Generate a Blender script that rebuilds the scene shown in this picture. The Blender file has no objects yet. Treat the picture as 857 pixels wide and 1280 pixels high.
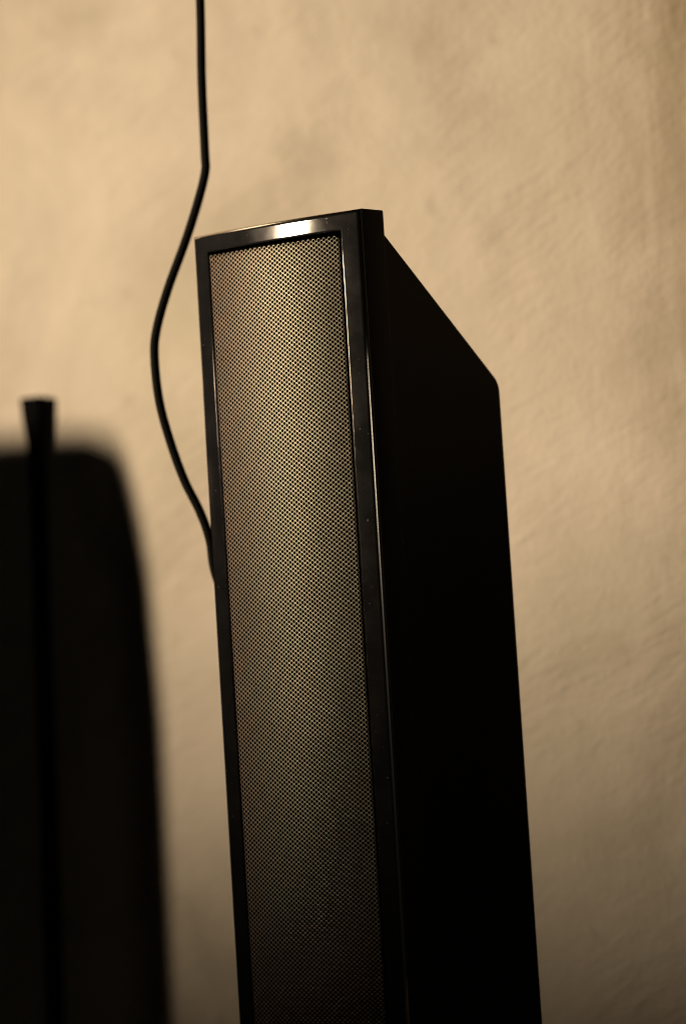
import bpy, bmesh, math
import numpy as np
from mathutils import Vector, Matrix

sc = bpy.context.scene
col = sc.collection

# ------------------------------------------------------------------ camera
H = 0.33                      # height of the speaker's top above the desk
cam_d = bpy.data.cameras.new('camera')
cam = bpy.data.objects.new('camera', cam_d)
col.objects.link(cam)
cam.location = (-0.0120, -1.4005, H - 0.1841)
pitch, roll = 0.0552, -0.0604
fwd = Vector((0, math.cos(pitch), math.sin(pitch)))
rt0 = Vector((1, 0, 0))
up0 = rt0.cross(fwd)
rt = rt0 * math.cos(roll) + up0 * math.sin(roll)
up = rt.cross(fwd)
cam.rotation_euler = Matrix((rt, up, -fwd)).transposed().to_euler()
cam_d.sensor_fit = 'HORIZONTAL'
cam_d.sensor_width = 24.0
cam_d.lens = 24.0 * 5000 / 857
cam_d.clip_start = 0.05
cam_d.clip_end = 60
cam_d.dof.use_dof = True
cam_d.dof.focus_distance = 1.415
cam_d.dof.aperture_fstop = cam_d.lens / 21.0
sc.camera = cam

# ------------------------------------------------------------------ light
world = bpy.data.worlds.new('World')
sc.world = world
world.use_nodes = True
bg = world.node_tree.nodes['Background']
bg.inputs[0].default_value = (1.0, 0.85, 0.7, 1)
bg.inputs[1].default_value = 0.002


def spot(name, loc, aim, energy, color, size_deg, blend, radius):
    d = bpy.data.lights.new(name, 'SPOT')
    d.energy = energy
    d.color = color
    d.spot_size = math.radians(size_deg)
    d.spot_blend = blend
    d.shadow_soft_size = radius
    o = bpy.data.objects.new(name, d)
    col.objects.link(o)
    o.location = loc
    o.rotation_euler = (Vector(aim) - Vector(loc)).to_track_quat('-Z', 'Y').to_euler()
    return o


# a tall warm lamp to the left (three bulbs one above the other behind one shade), and weak added lights that put glints on the frame
for lz in (0.58, 0.74, 0.90):
    rise = math.atan((0.028 - lz) / 2.65) + math.radians(27)      # every bulb is cut off by the shade's lower rim
    spot('lamp_light', (-2.53, -0.58, lz), (-0.063, 0.442, lz + 2.67 * math.tan(rise)), 112, (1.0, 0.755, 0.50), 54, 0.24, 0.125)
spot('top_edge_glint_light', (-0.70, 0.50, 1.20), (-0.03, 0.03, 0.33), 0.7, (1.0, 0.78, 0.5), 30, 0.6, 0.07)  # added only for the bright line along the frame's top edge
spot('left_strip_glint_light', (-1.53, 0.34, 0.33), (-0.05, 0.05, 0.25), 0.09, (1.0, 0.6, 0.42), 30, 0.5, 0.02)  # added for a pale reflection on the frame's left strip
spot('right_edge_glint_light', (0.30, -1.90, 0.38), (0.0, 0.0, 0.25), 0.8, (1.0, 0.86, 0.68), 40, 0.6, 0.05)  # added behind the camera for the streak on the right edge

sc.view_settings.view_transform = 'Standard'
sc.view_settings.look = 'None'
sc.view_settings.exposure = 0
sc.view_settings.gamma = 1
sc.cycles.use_denoising = True
sc.cycles.max_bounces = 6
sc.cycles.filter_width = 1.0


# ------------------------------------------------------------------ helpers
def tag(o, label=None, cat=None, group=None, kind=None):
    for k, v in (('label', label), ('category', cat), ('group', group), ('kind', kind)):
        if v:
            o[k] = v
    return o


def obj(name, me, mat, parent=None, smooth=30):
    if isinstance(me, bmesh.types.BMesh):
        bm = me
        bmesh.ops.recalc_face_normals(bm, faces=bm.faces[:])
        me = bpy.data.meshes.new(name)
        bm.to_mesh(me)
        bm.free()
    if smooth:
        me.polygons.foreach_set('use_smooth', [True] * len(me.polygons))
        me.set_sharp_from_angle(angle=math.radians(smooth))
    me.materials.append(mat)
    o = bpy.data.objects.new(name, me)
    col.objects.link(o)
    if parent:
        o.parent = parent
    return o


def empty(name, loc, rz):
    o = bpy.data.objects.new(name, None)
    o.empty_display_size = 0.02
    col.objects.link(o)
    o.location = loc
    o.rotation_euler = (0, 0, rz)
    return o


def box_bm(x0, x1, y0, y1, z0, z1, bev=0.0, seg=2):
    bm = bmesh.new()
    bmesh.ops.create_cube(bm, size=1)
    for v in bm.verts:
        v.co = Vector(((x0 + x1) / 2 + v.co.x * (x1 - x0), (y0 + y1) / 2 + v.co.y * (y1 - y0),
                       (z0 + z1) / 2 + v.co.z * (z1 - z0)))
    if bev:
        bmesh.ops.bevel(bm, geom=bm.edges[:], offset=bev, segments=seg, profile=0.5, affect='EDGES')
    return bm


class Mat:
    """small node-tree builder"""
    def __init__(self, name, base=(0.5, 0.5, 0.5), rough=0.5, metal=0.0, spec=0.5):
        self.m = bpy.data.materials.new(name)
        self.m.use_nodes = True
        self.t = self.m.node_tree
        self.b = self.t.nodes['Principled BSDF']
        self.b.inputs['Base Color'].default_value = (*base, 1)
        self.b.inputs['Roughness'].default_value = rough
        self.b.inputs['Metallic'].default_value = metal
        self.b.inputs['Specular IOR Level'].default_value = spec

    def n(self, typ, **kw):
        nd = self.t.nodes.new(typ)
        for k, v in kw.items():
            if k in nd.inputs:
                nd.inputs[k].default_value = v
            else:
                setattr(nd, k, v)
        return nd

    def link(self, a, b):
        self.t.links.new(a, b)

    def coords(self, scale=(1, 1, 1), rot=(0, 0, 0)):
        tc = self.n('ShaderNodeTexCoord')
        mp = self.n('ShaderNodeMapping')
        mp.inputs['Scale'].default_value = scale
        mp.inputs['Rotation'].default_value = rot
        self.link(tc.outputs['Object'], mp.inputs[0])
        return mp.outputs[0]

    def noise(self, vec, scale, detail=3, rough=0.5, dist=0.0):
        nd = self.n('ShaderNodeTexNoise', Scale=scale, Detail=detail, Roughness=rough, Distortion=dist)
        self.link(vec, nd.inputs['Vector'])
        return nd.outputs[0]

    def ramp(self, fac, stops):
        nd = self.n('ShaderNodeValToRGB')
        els = nd.color_ramp.elements
        while len(els) < len(stops):
            els.new(0.5)
        for e, (p, c) in zip(els, stops):
            e.position = p
            e.color = (*c, 1) if len(c) == 3 else c
        self.link(fac, nd.inputs[0])
        return nd.outputs[0]

    def mix(self, fac, a, b, mode='MIX'):
        nd = self.n('ShaderNodeMix', data_type='RGBA', blend_type=mode)
        for sock, v in ((nd.inputs[0], fac), (nd.inputs[6], a), (nd.inputs[7], b)):
            if hasattr(v, 'links') or isinstance(v, bpy.types.NodeSocket):
                self.link(v, sock)
            elif isinstance(v, (int, float)):
                sock.default_value = v
            else:
                sock.default_value = (*v, 1)
        return nd.outputs[2]

    def math(self, op, a, b):
        nd = self.n('ShaderNodeMath', operation=op)
        for s, v in ((nd.inputs[0], a), (nd.inputs[1], b)):
            if isinstance(v, (int, float)):
                s.default_value = v
            else:
                self.link(v, s)
        return nd.outputs[0]

    def bump(self, height, dist, strength=1.0, prev=None):
        nd = self.n('ShaderNodeBump', Strength=strength, Distance=dist)
        self.link(height, nd.inputs['Height'])
        if prev is not None:
            self.link(prev, nd.inputs['Normal'])
        self.link(nd.outputs[0], self.b.inputs['Normal'])
        return nd.outputs[0]


# ------------------------------------------------------------------ materials
def wall_material():
    M = Mat('cream_plaster', rough=0.62, spec=0.3)
    v = M.coords()
    base = M.ramp(M.noise(v, 11, 5, 0.6, 0.5), [(0.30, (0.50, 0.455, 0.375)), (0.48, (0.64, 0.59, 0.50)), (0.70, (0.76, 0.70, 0.61))])
    # greenish and pinkish clouds of old paint
    base = M.mix(M.ramp(M.noise(v, 6.5, 3, 0.5), [(0.50, (0, 0, 0)), (0.68, (0.5, 0.5, 0.5))]), base, (0.58, 0.545, 0.42))
    base = M.mix(M.ramp(M.noise(v, 17, 4, 0.6), [(0.52, (0, 0, 0)), (0.75, (0.55, 0.55, 0.55))]), base, (0.74, 0.65, 0.58))
    # brushed vertical dirt streaks, strongest on an old stain high up on the right
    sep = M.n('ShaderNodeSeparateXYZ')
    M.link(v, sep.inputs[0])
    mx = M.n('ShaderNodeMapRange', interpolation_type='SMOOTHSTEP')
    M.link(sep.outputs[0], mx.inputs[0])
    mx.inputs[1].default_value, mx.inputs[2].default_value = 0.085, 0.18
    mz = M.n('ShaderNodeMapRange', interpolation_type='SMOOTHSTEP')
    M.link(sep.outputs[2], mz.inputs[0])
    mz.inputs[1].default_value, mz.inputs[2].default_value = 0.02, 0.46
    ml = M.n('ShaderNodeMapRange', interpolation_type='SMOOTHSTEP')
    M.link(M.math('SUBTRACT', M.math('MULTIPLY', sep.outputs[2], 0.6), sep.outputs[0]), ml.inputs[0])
    ml.inputs[1].default_value, ml.inputs[2].default_value = 0.405, 0.50  # the upper left corner is darker too
    darkening = M.math('ADD', M.math('MULTIPLY', mx.outputs[0], mz.outputs[0]), M.math('MULTIPLY', ml.outputs[0], 0.5))
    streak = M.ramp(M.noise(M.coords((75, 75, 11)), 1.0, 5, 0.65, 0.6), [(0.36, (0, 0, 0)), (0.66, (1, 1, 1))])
    k2 = M.math('ADD', M.math('MULTIPLY', M.math('MULTIPLY', streak, darkening), 0.75), M.math('MULTIPLY', darkening, 0.42))
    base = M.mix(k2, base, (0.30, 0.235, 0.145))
    spots = M.noise(v, 60, 2, 0.5)
    base = M.mix(M.ramp(spots, [(0.66, (0, 0, 0)), (0.78, (0.35, 0.35, 0.35))]), base, (0.40, 0.35, 0.28))
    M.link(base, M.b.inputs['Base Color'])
    # trowelled relief: short oblique drags that come and go, soft lumps, fine grain
    turned = M.coords((1, 1, 1), (0, math.radians(24), 0))
    sc_ = M.n('ShaderNodeMapping')
    sc_.inputs['Scale'].default_value = (46, 46, 190)
    M.link(turned, sc_.inputs[0])
    tm = M.noise(sc_.outputs[0], 1.0, 3, 0.55, 0.35)
    where = M.ramp(M.noise(v, 16, 3), [(0.40, (0.05, 0.05, 0.05)), (0.66, (1, 1, 1))])
    lumps = M.noise(v, 45, 3, 0.55)
    grain = M.noise(v, 330, 3, 0.6)
    nrm = M.bump(lumps, 0.0020, 0.35)
    nrm = M.bump(M.math('MULTIPLY', tm, where), 0.0018, 0.7, nrm)
    M.bump(grain, 0.0006, 0.8, nrm)
    return M.m


def gloss_black():
    M = Mat('glossy_black_plastic', (0.010, 0.010, 0.011), 0.09, 0, 0.6)
    v = M.coords()
    dust = M.ramp(M.noise(v, 900, 1, 0.5), [(0.765, (0, 0, 0)), (0.82, (1, 1, 1))])
    smear = M.ramp(M.noise(v, 55, 4, 0.65), [(0.42, (0, 0, 0)), (0.8, (1, 1, 1))])
    c = M.mix(M.math('MULTIPLY', smear, 0.35), (0.015, 0.0155, 0.017), (0.05, 0.052, 0.057))
    c = M.mix(M.math('MULTIPLY', dust, 0.6), c, (0.14, 0.135, 0.13))
    M.link(c, M.b.inputs['Base Color'])
    r = M.math('MULTIPLY_ADD', smear, 0.05)
    r.node.inputs[2].default_value = 0.07
    M.link(M.math('ADD', r, M.math('MULTIPLY', dust, 0.4)), M.b.inputs['Roughness'])
    M.bump(M.noise(v, 160, 2), 0.00003, 0.3)
    return M.m


def matte_black(name, base, rough, spec=0.3):
    M = Mat(name, base, rough, 0, spec)
    v = M.coords()
    M.bump(M.noise(v, 2600, 2, 0.6), 0.00008, 0.6)
    k = M.ramp(M.noise(v, 30, 4), [(0.3, tuple(b * 0.8 for b in base)), (0.7, tuple(b * 1.25 for b in base))])
    M.link(k, M.b.inputs['Base Color'])
    return M.m


def grille_material():
    M = Mat('perforated_steel', (0.8, 0.76, 0.70), 0.30, 1.0)
    v = M.coords()
    M.link(M.ramp(M.noise(v, 14, 2), [(0.3, (0.63, 0.525, 0.44)), (0.7, (0.70, 0.585, 0.49))]), M.b.inputs['Base Color'])
    return M.m


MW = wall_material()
MG = gloss_black()
MB = matte_black('satin_black_plastic', (0.003, 0.003, 0.0033), 0.6, 0.09)
MC = matte_black('black_acoustic_cloth', (0.003, 0.003, 0.003), 0.95, 0.03)
MR = matte_black('black_rubber', (0.008, 0.0075, 0.007), 0.75, 0.12)
MP = matte_black('black_board', (0.0025, 0.0026, 0.003), 0.85, 0.04)
MD = matte_black('dark_stained_wood', (0.035, 0.022, 0.014), 0.5)
MS = grille_material()
ME = Mat('polished_edge', (0.60, 0.56, 0.50), 0.13, 1.0).m

# ------------------------------------------------------------------ setting
A = math.radians(35)
wall_bm = bmesh.new()
bmesh.ops.create_grid(wall_bm, x_segments=2, y_segments=2, size=0.5)
for v in wall_bm.verts:
    v.co = Vector((v.co.x * 3.2, 0, 1.05 + v.co.y * 2.3))
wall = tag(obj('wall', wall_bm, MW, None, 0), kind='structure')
wall.location = (0, 0.25, 0)
wall.rotation_euler = (0, 0, -A)

desk_bm = box_bm(-0.55, 0.50, -0.42, -0.004, -0.03, 0.0, 0.002)
desk = tag(obj('desk_surface', desk_bm, MD), kind='structure')
desk.location = (0, 0.25, 0)
desk.rotation_euler = (0, 0, -A)

# ------------------------------------------------------------------ the speaker
W, DF, DT = 0.080, 0.0141, 0.0737
GX, GT, Z0 = 0.0082, 0.0068, 0.012
SAG = 0.0030
RZ = -0.7054


def bulge(x, amount=SAG):
    return -amount * (1 - (2 * x / W) ** 2)


def rect_loop(off_x, off_t, y, off_b=None, nx=20, nz=6):
    ob = off_t if off_b is None else off_b
    x0, x1, z0, z1 = -W / 2 + off_x, W / 2 - off_x, Z0 + ob, H - off_t
    pts = []
    for i in range(nx):
        pts.append((x0 + (x1 - x0) * i / nx, z1))
    for i in range(nz):
        pts.append((x1, z1 + (z0 - z1) * i / nz))
    for i in range(nx):
        pts.append((x1 + (x0 - x1) * i / nx, z0))
    for i in range(nz):
        pts.append((x0, z0 + (z1 - z0) * i / nz))
    return [(x, y, z) for x, z in pts]


def speaker_frame():
    # cross-section: distance in from the outer edge, depth behind the front
    prof = [(0.0030, DF), (0.0012, DF), (0.0004, DF - 0.0004), (0.0, DF - 0.0012), (0.0, 0.0014),
            (0.00008, 0.0010), (0.0003, 0.00065), (0.0011, 0.00022), (0.0013, 0.00008), (0.0015, 0.0), (0.0017, 0.0)]
    bm = bmesh.new()
    loops = []
    for o, y in prof:
        fade = 1.0 if y < 0.002 else max(0.0, 1 - (y - 0.002) / 0.006)
        loops.append([(x, y + bulge(x) * fade, z) for x, _, z in rect_loop(o, o, y)])
    for k in (0.25, 0.5, 0.75):
        loops.append([(x, -0.00002 * math.sin(k * math.pi) + bulge(x), z)
                      for x, _, z in rect_loop(0.0017 + k * (GX - 0.0023), 0.0017 + k * (GT - 0.0023), 0)])
    for d, y in ((0.0006, 0.0), (0.00042, 0.0), (0.0003, 0.00005), (0.0001, 0.0002), (0.0, 0.0004), (0.0, 0.0012), (0.0, 0.0075)):
        loops.append([(x, y + bulge(x), z) for x, _, z in rect_loop(GX - d, GT - d, 0)])
    vs = [[bm.verts.new(p) for p in lp] for lp in loops]
    m = len(vs[0])
    for li, (a, b) in enumerate(zip(vs, vs[1:])):
        for i in range(m):
            fc = bm.faces.new((a[i], a[(i + 1) % m], b[(i + 1) % m], b[i]))
            # 0 glossy face, 1 satin sides and back, 2 polished edges
            fc.material_index = 1 if li < 4 else 2 if li in (5, 6) else 0
    return bm


def body_bm():
    inset = 0.0005
    hw = W / 2 - inset
    z_top, z_ch = H - 0.0075, H - 0.0596
    prof = [(DF - 0.0006, Z0 + 0.001), (DF - 0.0006, z_top), (DT + 0.0012, z_ch), (DT + 0.0032, Z0 + 0.001)]
    bm = bmesh.new()
    l = [bm.verts.new((-hw, y, z)) for y, z in prof]
    r = [bm.verts.new((hw, y, z)) for y, z in prof]
    bm.faces.new(l)
    bm.faces.new(r[::-1])
    for i in range(4):
        bm.faces.new((l[i], r[i], r[(i + 1) % 4], l[(i + 1) % 4]))
    bm.normal_update()
    corner = [e for e in bm.edges if all(abs(v.co.y - DT - 0.0012) < 1e-5 and abs(v.co.z - z_ch) < 1e-5 for v in e.verts)]
    bmesh.ops.bevel(bm, geom=corner, offset=0.0032, segments=5, profile=0.5, affect='EDGES')
    rim = [e for e in bm.edges if len(e.link_faces) == 2 and e.calc_face_angle(0) > 1.2
           and abs(abs(e.verts[0].co.x) - hw) < 1e-6 and abs(abs(e.verts[1].co.x) - hw) < 1e-6
           and max(e.verts[0].co.y, e.verts[1].co.y) > DF + 0.001]
    bmesh.ops.bevel(bm, geom=rim, offset=0.0012, segments=3, profile=0.5, affect='EDGES')
    return bm


def grille_mesh():
    px, pz = 0.00219, 0.00163
    x0, x1 = -W / 2 + GX + 0.0004, W / 2 - GX - 0.0030
    z0, z1 = Z0 + GT + 0.001, H - GT - 0.0016
    cs = []
    nx = int((x1 - x0) / px)
    nz = int((z1 - z0) / pz)
    for i in range(nx):
        for j in range(nz):
            cs.append((x0 + px * (i + 0.25), z1 - pz * (j + 0.25)))
            cs.append((x0 + px * (i + 0.75), z1 - pz * (j + 0.75)))
    cs = np.array(cs)
    # outline of one cell: the points closer to its centre than to its six neighbours
    nb = [(px / 2, pz / 2), (px / 2, -pz / 2), (-px / 2, pz / 2), (-px / 2, -pz / 2), (0, pz), (0, -pz), (px, 0), (-px, 0)]
    K = 12
    ang = np.arange(K) * 2 * np.pi / K
    dirs = np.stack([np.cos(ang), np.sin(ang)], 1)
    rad = np.full(K, 1.0)
    for a, b in nb:
        dd = dirs @ np.array([a, b])
        with np.errstate(divide='ignore'):
            t = np.where(dd > 1e-9, (a * a + b * b) / 2 / np.maximum(dd, 1e-12), 1.0)
        rad = np.minimum(rad, t)
    R0 = 0.00062
    outer = dirs * rad[:, None] * 1.004
    hole = dirs * R0 * np.array([1.07, 0.98])
    mid = hole + (outer - hole) * 0.5
    ring = np.concatenate([np.c_[outer, np.full(K, 0.0)], np.c_[mid, np.full(K, 0.00003)],
                           np.c_[hole, np.full(K, 0.00010)], np.c_[hole * 1.02, np.full(K, 0.00022)]])
    tilt = np.repeat([0.0, 34.0, 70.0, 100.0], K)
    flat = np.abs(np.sin(ang)) > 0.8                            # the broad bridges between holes stay flat, the thin diagonal ones are round
    tilt[:K] = np.where(flat, 0.0, 14.0)
    tilt[K:2 * K] = np.where(flat, 20.0, 56.0)
    tilt = np.radians(tilt)
    D4 = np.tile(dirs, (4, 1))
    nrm = np.c_[-D4[:, 0] * np.sin(tilt), -np.cos(tilt), -D4[:, 1] * np.sin(tilt)]
    n, m = len(cs), len(ring)
    V = np.zeros((n, m, 3))
    V[:, :, 0] = cs[:, None, 0] + ring[None, :, 0]
    V[:, :, 2] = cs[:, None, 1] + ring[None, :, 1]
    V[:, :, 1] = 0.0025 + 0.052 * V[:, :, 0] - 0.0032 * (1 - (2 * V[:, :, 0] / W) ** 2) + ring[None, :, 2]
    q = []
    for r in range(3):
        for k in range(K):
            k2 = (k + 1) % K
            q.append((r * K + k, (r + 1) * K + k, (r + 1) * K + k2, r * K + k2))
    Fc = (np.array(q)[None] + (np.arange(n) * m)[:, None, None]).reshape(-1, 4)[:, ::-1]
    me = bpy.data.meshes.new('grille')
    me.vertices.add(n * m)
    me.vertices.foreach_set('co', V.reshape(-1))
    me.loops.add(Fc.size)
    me.loops.foreach_set('vertex_index', Fc.reshape(-1).astype(np.int32))
    me.polygons.add(len(Fc))
    me.polygons.foreach_set('loop_start', (np.arange(len(Fc)) * 4).astype(np.int32))
    me.update(calc_edges=True)
    me.validate()
    me.polygons.foreach_set('use_smooth', [True] * len(me.polygons))
    N = np.tile(nrm, (n, 1))                                    # rounded wires on a slightly bowed sheet
    th = np.arctan(0.052 + 0.0032 * 8 * V.reshape(-1, 3)[:, 0] / W ** 2)
    N = np.c_[N[:, 0] * np.cos(th) - N[:, 1] * np.sin(th), N[:, 0] * np.sin(th) + N[:, 1] * np.cos(th), N[:, 2]]
    me.normals_split_custom_set_from_vertices(N.tolist())
    return me


sp = tag(empty('loudspeaker', (-0.03045, 0.02593, 0), RZ),
         'tall slim black loudspeaker with glossy front frame and perforated metal grille', 'speaker')
fr = obj('front_frame', speaker_frame(), MG, sp, 40)
fr.data.materials.append(MB)
fr.data.materials.append(ME)
obj('cabinet', body_bm(), MB, sp, 35)
bk = bmesh.new()
vs = [bk.verts.new(p) for p in [(-W / 2 + 0.004, 0.0062, Z0 + 0.003), (W / 2 - 0.004, 0.0062, Z0 + 0.003),
                                (W / 2 - 0.004, 0.0062, H - 0.003), (-W / 2 + 0.004, 0.0062, H - 0.003)]]
bk.faces.new(vs)
bmesh.ops.solidify(bk, geom=bk.faces[:], thickness=0.003)
obj('speaker_cloth', bk, MC, sp, 0)
obj('grille', grille_mesh(), MS, sp, 0)
foot = bmesh.new()
prof = [(0.0, 0.000), (0.0, 0.003), (-0.001, 0.005), (-0.010, 0.010), (-0.014, 0.014)]
loops = []
for off, z in prof:
    x0, x1, y0, y1 = -W / 2 - 0.017 - off, W / 2 + 0.017 + off, -0.012 - off, DT + 0.012 + off
    rr = 0.012 + off * 0.4
    lp = []
    for cx, cy, a0 in ((x1 - rr, y1 - rr, 0), (x0 + rr, y1 - rr, 90), (x0 + rr, y0 + rr, 180), (x1 - rr, y0 + rr, 270)):
        for k in range(7):
            t = math.radians(a0 + 15 * k)
            lp.append(foot.verts.new((cx + rr * math.cos(t), cy + rr * math.sin(t), z)))
    loops.append(lp)
for a, b in zip(loops, loops[1:]):
    for i in range(len(a)):
        foot.faces.new((a[i], a[(i + 1) % len(a)], b[(i + 1) % len(a)], b[i]))
foot.faces.new(loops[0][::-1])
foot.faces.new(loops[-1])
obj('foot', foot, MB, sp, 30)


# ------------------------------------------------------------------ cable
def tube_bm(pts, r, sides=14, sub=8):
    P = [Vector(p) for p in pts]
    line = []
    for i in range(len(P) - 1):
        p0, p1, p2, p3 = P[max(i - 1, 0)], P[i], P[i + 1], P[min(i + 2, len(P) - 1)]
        for k in range(sub):
            t = k / sub
            line.append(0.5 * ((2 * p1) + (p2 - p0) * t + (2 * p0 - 5 * p1 + 4 * p2 - p3) * t * t
                               + (3 * p1 - p0 - 3 * p2 + p3) * t ** 3))
    line.append(P[-1])
    bm = bmesh.new()
    rings = []
    ref = Vector((0, 1, 0))
    for i, p in enumerate(line):
        t = (line[min(i + 1, len(line) - 1)] - line[max(i - 1, 0)]).normalized()
        s = (ref - t * ref.dot(t)).normalized()
        w = t.cross(s)
        ref = s
        rings.append([bm.verts.new(p + (s * math.cos(a) + w * math.sin(a)) * r)
                      for a in [2 * math.pi * k / sides for k in range(sides)]])
    for a, b in zip(rings, rings[1:]):
        for k in range(sides):
            bm.faces.new((a[k], a[(k + 1) % sides], b[(k + 1) % sides], b[k]))
    bm.faces.new(rings[0])
    bm.faces.new(rings[-1][::-1])
    return bm


cable_pts = [
    (-0.0509, 0.0895, 0.8000),
    (-0.0515, 0.0895, 0.7000),
    (-0.0521, 0.0895, 0.6100),
    (-0.0527, 0.0895, 0.5400),
    (-0.0532, 0.0895, 0.4900),
    (-0.0536, 0.0895, 0.4600),
    (-0.0539, 0.0895, 0.4238),
    (-0.0551, 0.0895, 0.3935),
    (-0.0555, 0.0895, 0.3663),
    (-0.0558, 0.0895, 0.3591),
    (-0.0590, 0.0895, 0.3484),
    (-0.0646, 0.0895, 0.3336),
    (-0.0722, 0.0895, 0.3160),
    (-0.0773, 0.0895, 0.3012),
    (-0.0788, 0.0895, 0.2908),
    (-0.0780, 0.0895, 0.2742),
    (-0.0749, 0.0895, 0.2590),
    (-0.0704, 0.0895, 0.2438),
    (-0.0652, 0.0895, 0.2315),
    (-0.0622, 0.0895, 0.2208),
    (-0.0606, 0.0895, 0.2072),
    (-0.0530, 0.0915, 0.1850),
    (-0.0400, 0.0980, 0.1450),
    (-0.0200, 0.1050, 0.1000),
    (0.0000, 0.1000, 0.0780),
    (0.0120, 0.0870, 0.0780),
]
tag(obj('cable', tube_bm(cable_pts, 0.0017), MR, None, 60),
    'thin black cable bowing out beside the loudspeaker and running up the wall', 'cable')


# ------------------------------------------------------------------ flared post at the wall, unseen dark board added to throw the broad shadow
post = empty('wall_post', (0, 0.25, 0), -A)
tag(post, 'thin dark post with a flared top standing close against the plaster wall, out of focus', 'post')
# height, left and right edge along the wall
post_prof = [(0.0, -0.1745, -0.1655), (0.0387, -0.1725, -0.1640), (0.1249, -0.1693, -0.1613), (0.1942, -0.1674, -0.1599),
             (0.2630, -0.1651, -0.1575), (0.2772, -0.1656, -0.1570), (0.2910, -0.1682, -0.1551), (0.2992, -0.1692, -0.1543),
             (0.3008, -0.1688, -0.1547)]
pb = bmesh.new()
rings = []
for z, s0, s1 in post_prof:
    mid_, half = (s0 + s1) / 2 - 0.0118, (s1 - s0) * 0.40
    s0, s1 = mid_ - half, mid_ + half
    y0, y1, c = -0.007, -0.0008, 0.0012
    sec = [(s0 + c, y0), (s1 - c, y0), (s1, y0 + c), (s1, y1 - c), (s1 - c, y1), (s0 + c, y1), (s0, y1 - c), (s0, y0 + c)]
    rings.append([pb.verts.new((x, y, z)) for x, y in sec])
for a, b in zip(rings, rings[1:]):
    for k in range(8):
        pb.faces.new((a[k], a[(k + 1) % 8], b[(k + 1) % 8], b[k]))
pb.faces.new(rings[0][::-1])
pb.faces.new(rings[-1])
obj('shaft', pb, MP, post, 30)

board = empty('shadow_board', (0, 0.25, 0), -A)
tag(board, 'unseen dark upright board with a rounded shoulder beside the flared post, added to throw a broad soft shadow', 'board')
edge = [(-0.1738, 0.0), (-0.1738, 0.0380), (-0.1735, 0.0535), (-0.1718, 0.1157), (-0.1707, 0.1780), (-0.1730, 0.2378), (-0.1765, 0.2620),
        (-0.1798, 0.2783), (-0.1825, 0.2875), (-0.1858, 0.2935), (-0.1895, 0.2965), (-0.1950, 0.2982), (-0.2015, 0.2990), (-0.2230, 0.2997),
        (-0.2490, 0.3005), (-0.2700, 0.3010), (-0.3600, 0.3010), (-0.3700, 0.2950), (-0.3700, 0.0)]
bb = bmesh.new()
fr_ = [bb.verts.new((x, -0.080, z)) for x, z in edge]
bk_ = [bb.verts.new((x, -0.068, z)) for x, z in edge]
bb.faces.new(fr_)
bb.faces.new(bk_[::-1])
for k in range(len(edge)):
    k2 = (k + 1) % len(edge)
    bb.faces.new((fr_[k], bk_[k], bk_[k2], fr_[k2]))
obj('panel', bb, MP, board, 30)
for x in (-0.355, -0.195):
    obj('stand_foot', box_bm(x - 0.006, x + 0.006, -0.105, -0.043, 0.0, 0.010, 0.002), MP, board, 30)
